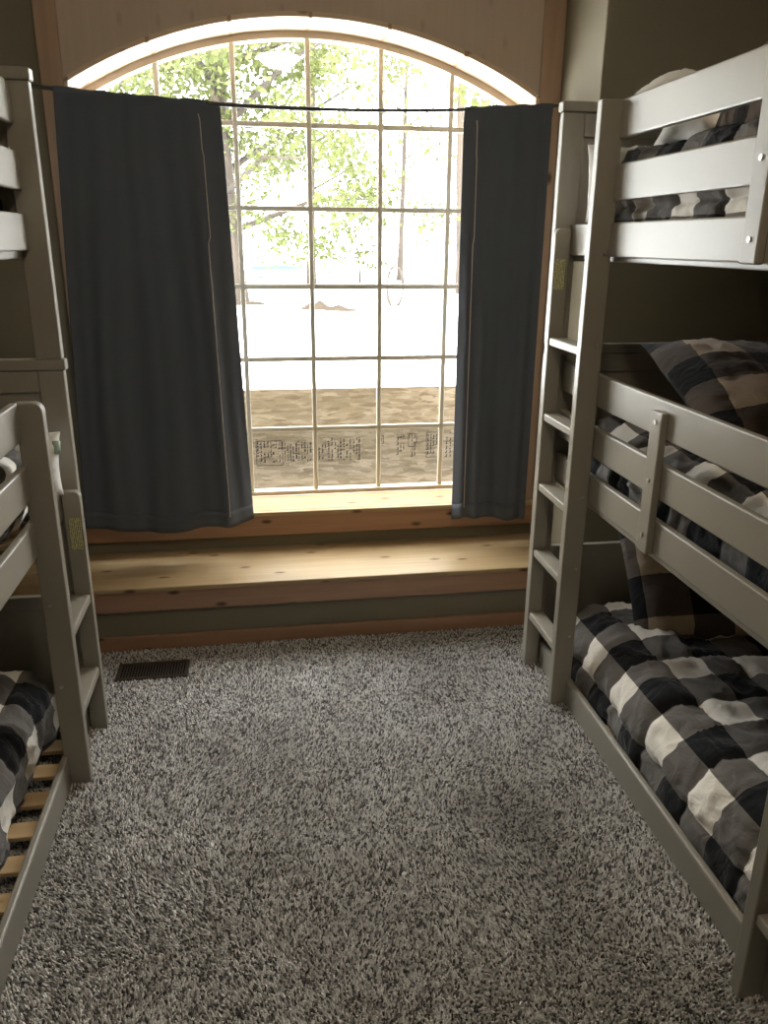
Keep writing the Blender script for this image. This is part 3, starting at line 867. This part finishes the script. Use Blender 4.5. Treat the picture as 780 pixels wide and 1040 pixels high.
ink_frame(-.03, .105, .655, .775)
x = -.02
while x < .70:
    if x < .50: ink_line(x, .665+random.uniform(0, .02), .782-random.uniform(0, .03)*(1 if x > .1 else .4), random.choice((.004, .006, .008)))
    x += random.uniform(.012, .018)
ink_frame(.585, .625, .745, .785); ink(.595, .615, .758, .772)
for xx in (.70, .715, .73, .775, .79, .86, .875, .89, .905): ink_line(xx, .675+random.uniform(0, .03), .785, .005)
ink_frame(.755, .80, .725, .79); ink_frame(.85, .915, .67, .795)
for xx in (.96, .98, 1.0): ink_line(xx, .67, .79, .004)
me = mesh_np('printed_stamp', [(a-.325, b-4.352, c-.306) for a, b, c in V], Fc)
link('printed_stamp', me, 'stamp_ink', p_lo, (.325, 4.352, .306))
# shovelled snow heap behind the panels
def mound(name, label, cat, cx, cy, rx, ry, h, mat, seed, rough=.25, z0=None, group=None):
    n = 36
    R, A = np.meshgrid(np.linspace(0, 1, 14), np.linspace(0, 2*math.pi, n, endpoint=False), indexing='ij')
    rr = R*(1+rough*vnoise(np.cos(A)*2+seed, np.sin(A)*2+seed, seed))
    Xx = rx*rr*np.cos(A); Yy = ry*rr*np.sin(A)
    Zz = h*(np.cos(np.clip(R, 0, 1)*math.pi)*.5+.5)*(1+rough*1.4*vnoise(Xx*4/rx+9, Yy*4/ry, seed+1))
    I = np.arange(R.size).reshape(R.shape)
    J = np.roll(I, -1, 1)
    Fq = np.stack([I[:-1], I[1:], J[1:], J[:-1]], -1).reshape(-1, 4)
    zb = float(ground_z(np.array(cx), np.array(cy))) if z0 is None else z0
    o = link(name, mesh_np(name, np.stack([Xx, Yy, Zz], -1).reshape(-1, 3), Fq.tolist(), True), mat, None, (cx, cy, zb-.03))
    tag(o, label, cat, group)
    return o
mound('snow_heap', 'lumpy bluish snow heap just behind the chipboard panels', 'snow heap', 1.05, 5.1, .55, .45, .72, 'snow', 3)
mound('snow_heap', 'low snow heap behind the chipboard on the left', 'snow heap', -.35, 5.4, .9, .5, .52, 'snow', 5)
mound('brush_mound', 'brown patch of bare brush lying on the bright snow', 'brush mound', .95, 12.2, .62, .6, .10, 'litter', 8, .5)
mound('brush_mound', 'small brown litter patch under the left tree', 'brush mound', -.2, 13.3, .7, .4, .08, 'litter', 9, .5)
for (px_, py_, a, b, lab) in ((0.2, 24.0, .55, 1.2, 'nearer blue grey pond strip beyond the left tree'), (1.0, 34, 1.6, 2.5, 'farther blue grey pond strip beyond the left tree')):
    o = mound('pond', lab, 'pond', px_, py_, a, b, .06, 'pond_ice', 12, .1)

def tree(label, x, y, h, crown_r, nleaf, mat, seed, trunk_r=.16, leaf=.10, low=.22, lean=0.0):
    rr = random.Random(seed); rg = np.random.default_rng(seed)
    zb = float(ground_z(np.array(x), np.array(y)))-.05
    root = empty('tree', (x, y, zb))
    tag(root, label, 'tree', 'trees outside the window')
    pts = [Vector((lean*t*h+.10*math.sin(3*t+seed), .08*math.sin(4*t+seed*2), t*h)) for t in [i/9 for i in range(10)]]
    link('trunk', tube_mesh('trunk', pts, [trunk_r*(1.25 if i == 0 else 1)*(1-.85*i/9) for i in range(10)], 10), 'bark', root, root.location)
    cents = []
    for i in range(20):
        t = low+(.97-low)*i/19
        a = i*2.4+rr.uniform(-.4, .4)
        base = Vector((lean*t*h+.10*math.sin(3*t+seed), .08*math.sin(4*t+seed*2), t*h))
        ln = crown_r*(1.0-.65*max(0, (t-.45)/.55))*rr.uniform(.75, 1.15)
        tip = base+Vector((math.cos(a)*ln, math.sin(a)*ln, ln*rr.uniform(.05, .45)))
        mid = base*.5+tip*.5+Vector((0, 0, .08*ln))
        link('branch', tube_mesh('branch', [base, mid, tip], [trunk_r*.30, trunk_r*.17, trunk_r*.05], 6), 'twig', root, root.location)
        for s_ in (.35, .55, .75, .95, 1.05):
            q = base.lerp(tip, s_)
            for _ in range(2):
                cents.append(q+Vector((rr.gauss(0, .20*ln), rr.gauss(0, .20*ln), rr.gauss(0, .13*ln))))
    C = np.array([tuple(c) for c in cents])
    pick = rg.integers(0, len(C), nleaf)
    P = C[pick]+rg.normal(0, .14*crown_r*.55, (nleaf, 3))*np.array((1, 1, .7))
    d1 = rg.normal(0, 1, (nleaf, 3)); d1 /= np.linalg.norm(d1, axis=1)[:, None]
    d2 = rg.normal(0, 1, (nleaf, 3)); d2 -= (d2*d1).sum(1)[:, None]*d1; d2 /= np.linalg.norm(d2, axis=1)[:, None]
    d3 = np.cross(d1, d2)
    L = leaf*rg.uniform(.6, 1.3, nleaf)[:, None]
    V = np.stack([P-d1*L*.5, P+d2*L*.30+d3*L*.08, P+d1*L*.5, P-d2*L*.30+d3*L*.08], 1).reshape(-1, 3)
    b = np.arange(nleaf)[:, None]*4
    Fq = np.concatenate([b+np.array([[0, 1, 2]]), b+np.array([[0, 2, 3]])])
    o = link('foliage', mesh_np('foliage', V, Fq.tolist()), mat, root, root.location)
    o['kind'] = 'stuff'
    return root
tree('tall leafy tree with a stout trunk nearest the left curtain', -.35, 14.2, 7.2, 2.9, 22000, 'leaf_green', 3, .20, .115, .16)
tree('leafy tree behind the stout one, close to the left curtain', -3.0, 17.5, 9.0, 3.4, 22000, 'leaf_green', 4, .20, .125, .15)
tree('slender leafy tree in the middle of the window', 1.35, 18.5, 8.2, 2.2, 2600, 'leaf_green', 5, .10, .12, .25)
tree('thin sparse tree right of the window centre', 3.9, 22.0, 9.5, 2.3, 900, 'leaf_dull', 6, .08, .13, .20)
tree('short sparse tree near the right curtain', 7.6, 26.0, 6.0, 1.6, 1000, 'leaf_green', 7, .10, .20, .45)
tree('spindly young shrub left of the bent sapling', 2.45, 20.0, 2.3, .6, 420, 'leaf_green', 8, .03, .13, .2)
tree('bare grey tree trunk beside the right curtain', 4.16, 16.5, 7.5, 1.2, 250, 'leaf_dull', 9, .12, .14, .6)
# bent sapling loop
cx_, cy_ = 2.22, 13.0
zb = float(ground_z(np.array(cx_), np.array(cy_)))
pts = [Vector((.13*math.sin(a)*1.0, .03*math.cos(a), .30-.32*math.cos(a))) for a in [i/24*2*math.pi for i in range(25)]]
o = link('bent_sapling', tube_mesh('bent_sapling', pts, [.022+.008*math.sin(i) for i in range(25)], 6), 'twig', None, (cx_, cy_, zb))
tag(o, 'bare bent sapling forming a loop on the snow', 'sapling')
